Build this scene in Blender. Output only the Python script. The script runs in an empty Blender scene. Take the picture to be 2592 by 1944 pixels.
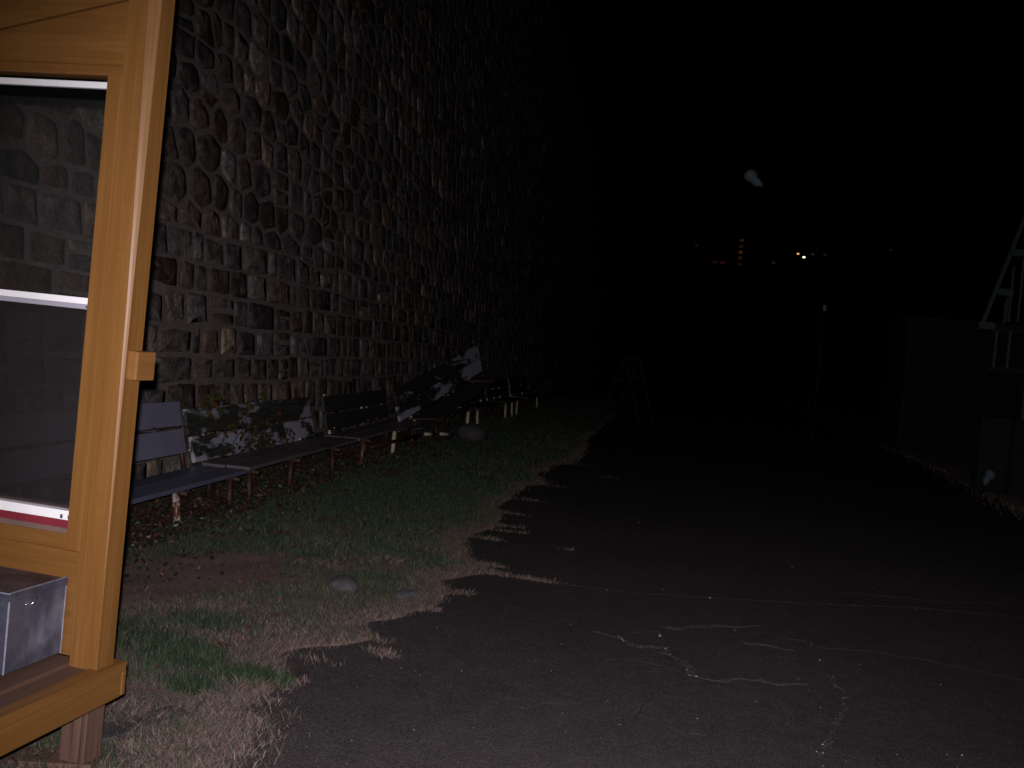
import bpy, bmesh, math, random
import numpy as np
from mathutils import Vector, Matrix
R = math.radians
rng = np.random.default_rng(7); rnd = random.Random(11)
SC = bpy.context.scene
COL = SC.collection

# ------------------------------------------------------------------ camera
CAMH = 1.42
yaw, pitch, roll = R(8.46), R(-1.8), R(5)
fw = Vector((-math.sin(yaw)*math.cos(pitch), math.cos(yaw)*math.cos(pitch), math.sin(pitch)))
r0 = Vector((math.cos(yaw), math.sin(yaw), 0)); u0 = r0.cross(fw)
rr = r0*math.cos(roll)+u0*math.sin(roll); uu = u0*math.cos(roll)-r0*math.sin(roll)
cam = bpy.data.cameras.new('camera'); camo = bpy.data.objects.new('camera', cam); COL.objects.link(camo)
M = Matrix((rr, uu, -fw)).transposed().to_4x4(); M.translation = (0, 0, CAMH)
camo.matrix_world = M
cam.sensor_width = 36; cam.lens = 36*1027.2/1024; cam.clip_start = .05; cam.clip_end = 2000
cam.dof.use_dof = True; cam.dof.focus_distance = 5.0; cam.dof.aperture_fstop = 12
SC.camera = camo

# ------------------------------------------------------------------ night sky
W = bpy.data.worlds.new('World'); SC.world = W; W.use_nodes = True
nt = W.node_tree; bg = nt.nodes['Background']
sky = nt.nodes.new('ShaderNodeTexSky'); sky.sky_type = 'NISHITA'; sky.sun_disc = False
sky.sun_elevation = R(-4); sky.sun_rotation = R(200)
nt.links.new(sky.outputs[0], bg.inputs[0]); bg.inputs[1].default_value = 0.0015

# ------------------------------------------------------------------ the flash of the camera (upper left of the lens)
fl = bpy.data.lights.new('flash', 'SPOT'); flo = bpy.data.objects.new('flash', fl); COL.objects.link(flo)
fl.energy = 920; fl.color = (1.0, .93, .97); fl.spot_size = R(84); fl.spot_blend = 1; fl.shadow_soft_size = .012
F = M @ Matrix.Rotation(R(-5.5), 4, 'X') @ Matrix.Rotation(R(-2), 4, 'Y'); F.translation = Vector((0, 0, CAMH)) - rr*.02 + uu*.05
flo.matrix_world = F

SC.view_settings.view_transform = 'Standard'; SC.view_settings.look = 'None'
SC.view_settings.exposure = 0; SC.view_settings.gamma = 1

# ------------------------------------------------------------------ materials
def mat(name):
    m = bpy.data.materials.new(name); m.use_nodes = True
    return m, m.node_tree, m.node_tree.nodes['Principled BSDF']
def N(t, typ, **kw):
    n = t.nodes.new(typ)
    for k, v in kw.items(): setattr(n, k, v)
    return n
def noise(t, scale, detail=6, rough=.6, co=None, dist=0):
    n = N(t, 'ShaderNodeTexNoise'); n.inputs['Scale'].default_value = scale
    n.inputs['Detail'].default_value = detail; n.inputs['Roughness'].default_value = rough
    n.inputs['Distortion'].default_value = dist
    if co: t.links.new(co, n.inputs['Vector'])
    return n.outputs['Fac']
def coords(t, scl=(1, 1, 1), kind='Object', loc=None):
    c = N(t, 'ShaderNodeTexCoord'); mp = N(t, 'ShaderNodeMapping'); mp.inputs['Scale'].default_value = scl
    t.links.new(c.outputs[kind], mp.inputs[0])
    if loc: t.links.new(loc, mp.inputs['Location'])
    return mp.outputs[0]
def ramp(t, fac, stops, interp='LINEAR'):
    r = N(t, 'ShaderNodeValToRGB'); e = r.color_ramp; e.interpolation = interp
    while len(e.elements) < len(stops): e.elements.new(.5)
    for s, el in zip(stops, e.elements):
        el.position = s[0]; c = s[1]; el.color = (c, c, c, 1) if not hasattr(c, '__len__') else (*c, 1)
    t.links.new(fac, r.inputs[0]); return r.outputs[0]
def mix(t, fac, a, b, mode='MIX'):
    m = N(t, 'ShaderNodeMix', data_type='RGBA', blend_type=mode)
    for s, v in ((0, fac), (6, a), (7, b)):
        if hasattr(v, 'is_linked') or isinstance(v, bpy.types.NodeSocket): t.links.new(v, m.inputs[s])
        elif hasattr(v, '__len__'): m.inputs[s].default_value = (*v, 1)
        else: m.inputs[s].default_value = v
    return m.outputs[2]
def math_(t, op, a, b=0):
    m = N(t, 'ShaderNodeMath', operation=op)
    for i, v in enumerate((a, b)):
        if isinstance(v, bpy.types.NodeSocket): t.links.new(v, m.inputs[i])
        else: m.inputs[i].default_value = v
    return m.outputs[0]
def bump(t, p, h, strength=.5, dist=.01):
    b = N(t, 'ShaderNodeBump'); b.inputs['Strength'].default_value = strength; b.inputs['Distance'].default_value = dist
    t.links.new(h, b.inputs['Height'])
    if 'k' in t:
        kn, vn_ = t.nodes[t['k']], t.nodes[t['v']]; g_ = N(t, 'ShaderNodeNewGeometry')
        o1 = N(t, 'ShaderNodeVectorMath', operation='SUBTRACT'); t.links.new(vn_.outputs['Color'], o1.inputs[0]); o1.inputs[1].default_value = (.5, .5, .5)
        o2 = N(t, 'ShaderNodeVectorMath', operation='SCALE'); t.links.new(o1.outputs[0], o2.inputs[0]); o2.inputs['Scale'].default_value = 2.6
        o3 = N(t, 'ShaderNodeVectorMath', operation='ADD'); t.links.new(o2.outputs[0], o3.inputs[0]); t.links.new(g_.outputs['Normal'], o3.inputs[1])
        o4 = N(t, 'ShaderNodeVectorMath', operation='NORMALIZE'); t.links.new(o3.outputs[0], o4.inputs[0])
        mx = N(t, 'ShaderNodeMix', data_type='VECTOR'); t.links.new(kn.outputs[0], mx.inputs[0]); t.links.new(b.outputs[0], mx.inputs[4]); t.links.new(o4.outputs[0], mx.inputs[5])
        t.links.new(mx.outputs[1], p.inputs['Normal'])
    else: t.links.new(b.outputs[0], p.inputs['Normal'])
    return b
def sparkle(t, p, base, scale, thr, size=.35):
    """tiny mica flakes, each turned its own way"""
    v = N(t, 'ShaderNodeTexVoronoi'); v.inputs['Scale'].default_value = scale
    c = N(t, 'ShaderNodeTexCoord'); t.links.new(c.outputs['Object'], v.inputs['Vector'])
    sep = N(t, 'ShaderNodeSeparateColor'); t.links.new(v.outputs['Color'], sep.inputs[0])
    pick = math_(t, 'GREATER_THAN', sep.outputs[0], thr)
    near = math_(t, 'LESS_THAN', v.outputs['Distance'], size)
    k = math_(t, 'MULTIPLY', pick, near)
    col = mix(t, k, base, (.95, .95, .95))
    t.links.new(col, p.inputs['Base Color'])
    t.links.new(k, p.inputs['Metallic'])
    r = math_(t, 'SUBTRACT', .85, math_(t, 'MULTIPLY', k, .57)); t.links.new(r, p.inputs['Roughness'])
    p['flake'] = 1; t['k'] = k.node.name; t['v'] = v.name
    return k

# oiled ochre timber of the booth; grain along one axis
def wood_mat(name, axis, tint=(1, 1, 1), worn=0.0, rough=.43):
    m, t, p = mat(name)
    s = [38, 38, 38]; s[axis] = 1.3
    g = noise(t, 1, 8, .62, coords(t, tuple(s)), .4)
    s2 = [150, 150, 150]; s2[axis] = 3
    g2 = noise(t, 1, 4, .6, coords(t, tuple(s2)))
    b = noise(t, 3.1, 5, .6, coords(t))
    a = tuple(c*k for c, k in zip((.160, .070, .0165), tint)); c2 = tuple(c*k for c, k in zip((.232, .106, .030), tint))
    col = ramp(t, g, [(.3, a), (.72, c2)])
    col = mix(t, ramp(t, g2, [(.35, .22), (.6, 0.)]), col, tuple(c*.55 for c in a))
    col = mix(t, ramp(t, g, [(.66, 0.), (.76, .4)]), col, (.33, .17, .075))
    col = mix(t, ramp(t, b, [(.52, 0.), (.75, .25)]), col, (.17, .07, .015))
    if worn:
        w = noise(t, 7, 8, .7, coords(t))
        col = mix(t, ramp(t, w, [(.34, worn), (.66, worn*.25)]), col, (.105, .062, .050))
    t.links.new(col, p.inputs['Base Color'])
    p.inputs['Roughness'].default_value = rough; p.inputs['Specular IOR Level'].default_value = .3
    bump(t, p, g, .22, .004)
    return m
woodV = wood_mat('ochre_timber_upright', 2); woodH = wood_mat('ochre_timber_level', 0); woodD = wood_mat('ochre_timber_deep', 1)
woodHL = wood_mat('ochre_timber_level_light', 0, (1.02, 1.05, 1.1)); woodDk = wood_mat('worn_deck_timber', 1, (.62, .66, 1.0), 1.0, .6)
woodB = wood_mat('ochre_block', 1, (1.08, 1.1, 1.3))
def plain(name, c, rough=.5, metal=0., bmp=None, var=.15, scale=8):
    m, t, p = mat(name)
    n = noise(t, scale, 6, .65, coords(t))
    d = tuple(x*(1-var*2) for x in c); e = tuple(min(1, x*(1+var)) for x in c)
    t.links.new(ramp(t, n, [(.3, d), (.7, e)]), p.inputs['Base Color'])
    p.inputs['Roughness'].default_value = rough; p.inputs['Metallic'].default_value = metal
    if bmp: bump(t, p, noise(t, bmp[0], 6, .7, coords(t)), bmp[1], bmp[2])
    return m
white_alu = plain('white_window_bar', (.93, .93, .96), .35, 0, None, .03)
grey_alu = plain('grey_window_track', (.36, .35, .42), .4, 0, None, .05)
dark_slot = plain('dark_slot', (.05, .04, .07), .7)
red_sill = plain('red_painted_sill', (.27, .035, .055), .3, 0, (20, .2, .003), .12)
shade_grey = plain('grey_shade_strip', (.16, .10, .08), .8)
frame_shade_black = plain('black_sash_shade', (.0015, .0015, .002), .9)  # black of the dark frame; also paints the shade gap under the top bar
frame_shade_black.node_tree.nodes['Principled BSDF'].inputs['Specular IOR Level'].default_value = .05
rawwood, t, p = mat('unpainted_softwood')
g = noise(t, 1, 6, .6, coords(t, (60, 60, 1.2)), .6)
t.links.new(ramp(t, g, [(.36, (.020, .011, .008)), (.47, (.115, .060, .042)), (.75, (.16, .092, .068))]), p.inputs['Base Color']); p.inputs['Roughness'].default_value = .75
bump(t, p, g, .6, .006)
zinc, t, p = mat('galvanised_sheet')
b = noise(t, 5.5, 7, .62, coords(t)); b2 = noise(t, 30, 4, .5, coords(t))
t.links.new(ramp(t, b, [(.3, (.06, .065, .10)), (.52, (.17, .175, .24)), (.75, (.42, .44, .56))]), p.inputs['Base Color'])
p.inputs['Metallic'].default_value = .60
t.links.new(ramp(t, b2, [(.3, .32), (.7, .5)]), p.inputs['Roughness']); bump(t, p, b2, .12, .002)
zinctop, t, p = mat('grimy_zinc_lid')
b = noise(t, 9, 7, .7, coords(t))
t.links.new(ramp(t, b, [(.35, (.055, .032, .03)), (.65, (.13, .10, .12))]), p.inputs['Base Color']); p.inputs['Metallic'].default_value = .4; p.inputs['Roughness'].default_value = .55
glint_zinc = plain('zinc_edge_glint', (.42, .44, .55), .45, .3, None, .2, 30)
steel = plain('bright_steel', (.75, .75, .8), .25, 1, None, .05)

def glass_mat(name, haze, hcol):
    m = bpy.data.materials.new(name); m.use_nodes = True; t = m.node_tree; t.nodes.clear()
    o = N(t, 'ShaderNodeOutputMaterial'); tr = N(t, 'ShaderNodeBsdfTransparent'); gl = N(t, 'ShaderNodeBsdfGlossy'); df = N(t, 'ShaderNodeBsdfDiffuse')
    gl.inputs['Roughness'].default_value = .02; df.inputs[0].default_value = (*hcol, 1)
    fr = N(t, 'ShaderNodeFresnel'); m1 = N(t, 'ShaderNodeMixShader'); m2 = N(t, 'ShaderNodeMixShader')
    t.links.new(fr.outputs[0], m1.inputs[0]); t.links.new(tr.outputs[0], m1.inputs[1]); t.links.new(gl.outputs[0], m1.inputs[2])
    if haze > .1:
        n = noise(t, 3, 5, .6, coords(t)); t.links.new(ramp(t, n, [(.3, haze*.85), (.7, min(1, haze*1.15))]), m2.inputs[0])
    else: m2.inputs[0].default_value = haze
    t.links.new(m1.outputs[0], m2.inputs[1]); t.links.new(df.outputs[0], m2.inputs[2]); t.links.new(m2.outputs[0], o.inputs[0])
    return m
glass = glass_mat('window_glass', .012, (.5, .5, .5)); screen = glass_mat('insect_mesh', .30, (.034, .029, .029))

def attr_col(t, name='tint'):
    a = N(t, 'ShaderNodeAttribute', attribute_name=name); return a.outputs['Color']
stone_m, t, p = mat('rubble_stone')
co = coords(t)
b = noise(t, 9, 8, .68, co, .3); b2 = noise(t, 45, 5, .6, co)
base = mix(t, 1, attr_col(t), ramp(t, b, [(.30, (.35, .35, .37)), (.48, (.95, .95, .95)), (.68, (2.1, 2.0, 2.0))]), 'MULTIPLY')
base = mix(t, 1, base, ramp(t, b2, [(.3, .5), (.7, 1.6)]), 'MULTIPLY')
sm = noise(t, 5.5, 7, .72, co, .6)
base = mix(t, ramp(t, sm, [(.50, 0.), (.66, .75)]), base, (.235, .195, .19))
st_ = noise(t, 2.6, 6, .7, coords(t, (1, 1, .45)), .3)
base = mix(t, ramp(t, st_, [(.34, .8), (.46, 0.)]), base, (.022, .020, .018))
sparkle(t, p, base, 85, .990, .40)
p.inputs['Specular IOR Level'].default_value = .2
bump(t, p, b, 1, .03)
mortar_m, t, p = mat('lime_mortar')
co = coords(t)
b = noise(t, 3.1, 8, .72, co, .5); b2 = noise(t, 30, 6, .7, co)
c = ramp(t, b, [(.3, (.175, .138, .128)), (.7, (.300, .245, .230))])
c = mix(t, 1, c, ramp(t, b2, [(.28, .62), (.72, 1.25)]), 'MULTIPLY')
t.links.new(c, p.inputs['Base Color']); p.inputs['Roughness'].default_value = .9; bump(t, p, b2, .9, .012)

asphalt_m, t, p = mat('worn_asphalt')
co = coords(t)
b = noise(t, .55, 5, .6, co); b2 = noise(t, 130, 3, .6, co); b3 = noise(t, 9, 6, .7, co)
c = ramp(t, b, [(.3, (.060, .052, .053)), (.7, (.081, .070, .072))])
c = mix(t, 1, c, ramp(t, b2, [(.28, .45), (.5, .95), (.72, 1.8)]), 'MULTIPLY')
c = mix(t, 1, c, ramp(t, b3, [(.3, .82), (.7, 1.16)]), 'MULTIPLY')
sparkle(t, p, c, 75, .9988, .3)
p.inputs['Specular IOR Level'].default_value = .1; bump(t, p, b2, .9, .006)
soil_m, t, p = mat('bare_soil')
co = coords(t)
b = noise(t, 2.2, 8, .7, co); b2 = noise(t, 60, 5, .7, co)
c = ramp(t, b, [(.3, (.155, .098, .087)), (.7, (.26, .172, .158))])
c = mix(t, 1, c, ramp(t, b2, [(.3, .55), (.7, 1.45)]), 'MULTIPLY')
sparkle(t, p, c, 90, .995, .3)
bump(t, p, b2, 1, .012)
far_m = plain('rough_ground', (.05, .05, .032), .95, 0, (3, .6, .1))
dirt_m, t, p = mat('dirt_in_crack')
b = noise(t, 22, 6, .75, coords(t)); b3 = noise(t, 120, 3, .6, coords(t))
c = ramp(t, b, [(.3, (.04, .03, .028)), (.5, (.068, .053, .050)), (.72, (.100, .078, .074))])
sparkle(t, p, mix(t, 1, c, ramp(t, b3, [(.3, .5), (.7, 1.4)]), 'MULTIPLY'), 120, .992, .4); bump(t, p, b, 1, .02)
blade_m, t, p = mat('grass_blade')
t.links.new(attr_col(t), p.inputs['Base Color']); p.inputs['Roughness'].default_value = .55; p.inputs['Specular IOR Level'].default_value = .3
p.inputs['Subsurface Weight'].default_value = 0
leaf_m, t, p = mat('leaf')
b = noise(t, 60, 3, .5, coords(t))
t.links.new(mix(t, 1, attr_col(t), ramp(t, b, [(.3, .55), (.7, 1.3)]), 'MULTIPLY'), p.inputs['Base Color']); p.inputs['Roughness'].default_value = .45
rock_m, t, p = mat('field_stone')
b = noise(t, 25, 8, .72, coords(t))
sparkle(t, p, ramp(t, b, [(.3, (.05, .045, .049)), (.7, (.145, .135, .145))]), 120, .99, .35); bump(t, p, b, 1, .02)
slate_m = plain('weathered_plank', (.075, .062, .066), .7, 0, (40, .5, .004), .3, 14)

def paint_mat(name, paint, under, amount, rough=.5, seed=0., stretch=(5, 1.6, 5), edge=.03, fine=True):
    """old paint flaking off: amount = share of paint left"""
    m, t, p = mat(name)
    co = coords(t, stretch); mp = N(t, 'ShaderNodeVectorMath', operation='ADD'); t.links.new(co, mp.inputs[0]); mp.inputs[1].default_value = (seed, seed*1.7, seed*.6)
    a = noise(t, 1., 9, .66, mp.outputs[0], .3)
    g = noise(t, 1, 5, .6, coords(t, (90, 3, 90)))
    th = .5+(.5-amount)*.42
    msk = ramp(t, math_(t, 'ADD', a, math_(t, 'MULTIPLY', math_(t, 'SUBTRACT', g, .5), .16 if fine else 0.)), [(th-edge, 0.), (th+edge, 1.)])
    un = mix(t, 1, under, ramp(t, g, [(.3, .4), (.7, 1.9)]), 'MULTIPLY')
    pc = mix(t, ramp(t, noise(t, 4, 5, .6, coords(t)), [(.35, .35), (.7, 0.)]), paint, tuple(x*.55 for x in paint))
    c = mix(t, msk, un, pc); t.links.new(c, p.inputs['Base Color'])
    p.inputs['Roughness'].default_value = rough; bump(t, p, msk, .5, .003)
    return m
mauve = paint_mat('mauve_grey_paint', (.25, .245, .35), (.05, .04, .035), .97, .42)
seatA = paint_mat('mauve_grey_paint_darker', (.155, .155, .23), (.05, .04, .045), .97, .38)  # the same mauve grey paint in a darker tone, for the seat
flakyW = paint_mat('flaking_white_paint', (.50, .50, .60), (.040, .040, .032), .54, .5, 3.1)
flakyUp = paint_mat('flaking_white_paint_upper', (.40, .42, .52), (.045, .045, .038), .38, .5, 11.2)
flakyW2 = paint_mat('flaking_grey_white_paint', (.36, .36, .42), (.040, .038, .032), .40, .5, 8.3)
barewood = paint_mat('bare_dark_wood', (.30, .33, .34), (.030, .029, .026), .14, .6, 1.3)
seatgrey = paint_mat('grey_seat_wood', (.16, .14, .15), (.06, .055, .055), .75, .5, 5.5)
tiltW = paint_mat('tilted_bench_paint', (.40, .42, .49), (.022, .022, .02), .26, .5, 14.6, (4, 1.1, 4))
def keep_end(m, y0, amt):
    """the paint has survived better towards one end of the boards"""
    t = m.node_tree; r = [n for n in t.nodes if n.type == 'VALTORGB' and n.inputs[0].links and n.inputs[0].links[0].from_node.type == 'MATH'][0]
    src = r.inputs[0].links[0].from_socket; c = N(t, 'ShaderNodeTexCoord'); sp = N(t, 'ShaderNodeSeparateXYZ'); t.links.new(c.outputs['Object'], sp.inputs[0])
    g = ramp(t, math_(t, 'SUBTRACT', sp.outputs[1], y0), [(0, 0.), (.35, amt*.8)]); t.links.new(math_(t, 'ADD', src, g), r.inputs[0])
keep_end(tiltW, 2.1, .16)
tiltW2 = paint_mat('tilted_bench_paint_lower', (.40, .42, .49), (.022, .022, .02), .42, .5, 21.3, (4, 1.1, 4))
keep_end(tiltW2, 1.9, .12)
rust = paint_mat('rusty_pipe', (.11, .038, .022), (.040, .014, .012), .35, .55, 2., (12, 12, 12))
rustW = paint_mat('rusty_white_pipe', (.85, .80, .70), (.13, .04, .022), .38, .4, 6.2, (9, 9, 7), .05)
creamP = paint_mat('cream_pipe', (.78, .70, .46), (.15, .07, .04), .80, .3, 9.1, (9, 9, 5), .05)
greenish = paint_mat('pale_green_paint', (.040, .058, .054), (.014, .035, .03), .8, .5, 4.4)
dullblue = plain('dull_blue_boards', (.014, .015, .021), .95, 0, None, .25)
concrete = plain('old_concrete', (.014, .014, .016), .9, 0, (12, .5, .02), .25, 4)
dark_build = plain('dark_building', (.012, .011, .010), .95)
def emit(name, c, s):
    m, t, p = mat(name); p.inputs['Emission Color'].default_value = (*c, 1); p.inputs['Emission Strength'].default_value = s
    p.inputs['Base Color'].default_value = (.02, .02, .02, 1); return m

# ------------------------------------------------------------------ mesh helpers
def link(name, me, m=None, parent=None, **props):
    o = bpy.data.objects.new(name, me); COL.objects.link(o)
    if m and me is not None and not me.materials: me.materials.append(m)
    if parent: o.parent = parent
    for k, v in props.items(): o[k] = v
    return o
def thing(name, label, cat, loc=(0, 0, 0), mtx=None, group=None):
    o = bpy.data.objects.new(name, None); COL.objects.link(o); o.empty_display_size = .1
    if mtx is not None: o.matrix_world = mtx
    else: o.location = loc
    o['label'] = label; o['category'] = cat
    if group: o['group'] = group
    return o
def bm_mesh(bm, name='m', smooth=False):
    me = bpy.data.meshes.new(name); bm.normal_update(); bm.to_mesh(me); bm.free()
    if smooth:
        for p_ in me.polygons: p_.use_smooth = True
    return me
def add_box(bm, lo, hi, bev=0.):
    x0, y0, z0 = lo; x1, y1, z1 = hi
    vs = [bm.verts.new(c) for c in ((x0, y0, z0), (x1, y0, z0), (x1, y1, z0), (x0, y1, z0), (x0, y0, z1), (x1, y0, z1), (x1, y1, z1), (x0, y1, z1))]
    fs = [bm.faces.new([vs[i] for i in q]) for q in ((0, 3, 2, 1), (4, 5, 6, 7), (0, 1, 5, 4), (1, 2, 6, 5), (2, 3, 7, 6), (3, 0, 4, 7))]
    if bev: bmesh.ops.bevel(bm, geom=list({e for f in fs for e in f.edges}), offset=bev, segments=2, affect='EDGES', profile=.6)
    return vs
def box(name, lo, hi, m, parent=None, bev=.003, **props):
    bm = bmesh.new(); add_box(bm, lo, hi, bev); return link(name, bm_mesh(bm), m, parent, **props)
def tube(bm, pts, rad, n=8, cap=True):
    pts = [Vector(p_) for p_ in pts]; rings = []
    rads = rad if hasattr(rad, '__len__') else [rad]*len(pts)
    for i, p_ in enumerate(pts):
        d = (pts[min(i+1, len(pts)-1)]-pts[max(i-1, 0)]).normalized()
        a = d.cross(Vector((0, 0, 1)) if abs(d.z) < .9 else Vector((1, 0, 0))).normalized(); b_ = d.cross(a)
        rings.append([bm.verts.new(p_+(a*math.cos(k*2*math.pi/n)+b_*math.sin(k*2*math.pi/n))*rads[i]) for k in range(n)])
    for A_, B_ in zip(rings, rings[1:]):
        for k in range(n): bm.faces.new((A_[k], A_[(k+1) % n], B_[(k+1) % n], B_[k]))
    if cap: bm.faces.new(rings[0][::-1]); bm.faces.new(rings[-1])
def pipe(name, pts, rad, m, parent=None, n=10, **props):
    bm = bmesh.new(); tube(bm, pts, rad, n); bmesh.ops.recalc_face_normals(bm, faces=bm.faces)
    return link(name, bm_mesh(bm, smooth=True), m, parent, **props)
def from_arrays(V, Fc, tint=None):
    me = bpy.data.meshes.new('m'); V = np.asarray(V, dtype=np.float32); Fc = np.asarray(Fc, dtype=np.int32)
    me.vertices.add(len(V)); me.vertices.foreach_set('co', V.ravel())
    k = Fc.shape[1]; me.loops.add(Fc.size); me.loops.foreach_set('vertex_index', Fc.ravel())
    me.polygons.add(len(Fc)); me.polygons.foreach_set('loop_start', np.arange(0, Fc.size, k, dtype=np.int32))
    me.update(calc_edges=True)
    if tint is not None:
        a = me.color_attributes.new('tint', 'FLOAT_COLOR', 'POINT')
        T = np.ones((len(V), 4), dtype=np.float32); T[:, :3] = tint; a.data.foreach_set('color', T.ravel())
    return me
def vnoise(x, y, seed=0):
    """value noise, vectorised"""
    xi = np.floor(x).astype(np.int64); yi = np.floor(y).astype(np.int64); fx = x-xi; fy = y-yi
    fx = fx*fx*(3-2*fx); fy = fy*fy*(3-2*fy)
    def h(a, b_):
        n = (a*374761393+b_*668265263+seed*982451653) & 0x7fffffff
        n = ((n ^ (n >> 13))*1274126177) & 0x7fffffff
        return ((n ^ (n >> 16)) & 0xffff)/65535.
    return (h(xi, yi)*(1-fx)+h(xi+1, yi)*fx)*(1-fy)+(h(xi, yi+1)*(1-fx)+h(xi+1, yi+1)*fx)*fy
def fbm(x, y, seed=0, o=4):
    s = 0; a = .5
    for k in range(o): s = s+a*vnoise(x*2**k, y*2**k, seed+k*17); a *= .5
    return s/.9375

# ------------------------------------------------------------------ ground, road, verge
EDGE = [(2.0, -1.25), (2.88, -1.30), (3.17, -1.33), (3.36, -1.40), (3.68, -1.47), (3.87, -1.43), (4.15, -1.50), (4.31, -1.60), (4.45, -1.52), (4.69, -1.31), (4.9, -1.42), (5.16, -1.28), (5.44, -1.15), (5.71, -1.17), (6.1, -1.22),
        (6.35, -1.12), (6.5, -1.10), (6.75, -1.22), (7.2, -1.36), (7.75, -1.40), (8.1, -1.25), (8.6, -1.28), (9.3, -1.46), (10.0, -1.40), (10.8, -1.42), (11.3, -1.22), (12, -1.38), (12.9, -1.34), (14.0, -1.15), (14.6, -1.08), (18, -1.3), (24, -1.2), (40, -1.3), (60, -1.3)]
EY = np.array([e[0] for e in EDGE]); EX = np.array([e[1] for e in EDGE])
def edge(Y): return np.interp(Y, EY, EX)+(fbm(np.asarray(Y)*3.5, np.zeros_like(Y)+3., 5)-.5)*.16
def gz(X, Y):
    """height of the verge"""
    d = np.clip((edge(Y)-X)/.5, 0, 1)
    return .006+d*(.022+.035*(fbm(X*1.7, Y*1.7, 9)-.5)+.02*(fbm(X*7, Y*7, 3)-.5))
gm = bmesh.new()
xs = [-700, -200, -60, -12, -4.6, 7, 12, 60, 200, 700]; ys = [-60, -5, 30, 60, 110]
vv = [[gm.verts.new((x, y, -.03)) for x in xs] for y in ys]
for j in range(len(ys)-1):
    for i in range(len(xs)-1): gm.faces.new((vv[j][i], vv[j][i+1], vv[j+1][i+1], vv[j+1][i]))
link('ground', bm_mesh(gm), far_m, None, kind='structure')
# rising land that carries the town lights
hx = np.linspace(-700, 700, 36); hy = np.concatenate([[109], np.linspace(130, 900, 30)])
HX, HY = np.meshgrid(hx, hy)
def hillz(X, Y):
    s = np.clip((Y-115)/230., 0, 1); s = s*s*(3-2*s)
    return -.03+s*(33+7*(fbm(X/90.+20, Y/90.+20, 4)-.5))+np.clip((Y-345)/500., 0, 1)*22
V = np.stack([HX.ravel(), HY.ravel(), hillz(HX, HY).ravel()-np.where(HY.ravel() < 115, .3, 0)], 1)
nx = len(hx); Fh = [(j*nx+i, j*nx+i+1, (j+1)*nx+i+1, (j+1)*nx+i) for j in range(len(hy)-1) for i in range(nx-1)]
link('hillside', from_arrays(V, Fh), far_m, None, kind='structure')

ry = np.concatenate([np.arange(-4, 2, 1.), np.arange(2, 15, .12), np.arange(15, 111, 2.)])
rx = np.linspace(0, 1, 22)
V = []
for y in ry:
    V += [(-1.75+u*6.9, y, -.004+.010*(fbm(np.array(u*9.), np.array(y*.8), 2)-.5)) for u in rx]
V = np.array(V); nx = len(rx)
road = link('road', from_arrays(V, [(j*nx+i, j*nx+i+1, (j+1)*nx+i+1, (j+1)*nx+i) for j in range(len(ry)-1) for i in range(nx-1)]), asphalt_m, None, kind='structure')
for q in road.data.polygons: q.use_smooth = True

vy = np.concatenate([np.arange(-3, 2.4, .3), np.arange(2.4, 12, .05), np.arange(12, 30, .2), np.arange(30, 61, 1.)]); vn = 60
V = []
for y in vy:
    e = float(edge(np.array(y)))
    X = np.concatenate([np.linspace(-4.5, e-.04, vn-2), [e, e+.03]]); Z = gz(X, np.full_like(X, y)); Z[-1] = -.02
    V += list(zip(X, [y]*vn, Z))
V = np.array(V)
verge = link('verge', from_arrays(V, [(j*vn+i, j*vn+i+1, (j+1)*vn+i+1, (j+1)*vn+i) for j in range(len(vy)-1) for i in range(vn-1)]), soil_m, None, kind='structure')
for q in verge.data.polygons: q.use_smooth = True
# far side of the road: strip of earth behind a broken edge
V = []
for y in ry:
    e = float(np.interp(y, [0, 13, 15, 24, 60], [4.3, 4.45, 4.6, 5.2, 6.0])+(fbm(np.array(y*2.), np.array(1.), 8)-.5)*.2)
    V += [(e, y, -.006), (e+.05, y, .03), (e+.6, y, .07), (e+3, y, .12), (30, y, .2)]
link('far_verge', from_arrays(np.array(V), [(j*5+i, j*5+i+1, (j+1)*5+i+1, (j+1)*5+i) for j in range(len(ry)-1) for i in range(4)]), soil_m, None, kind='structure')

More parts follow.
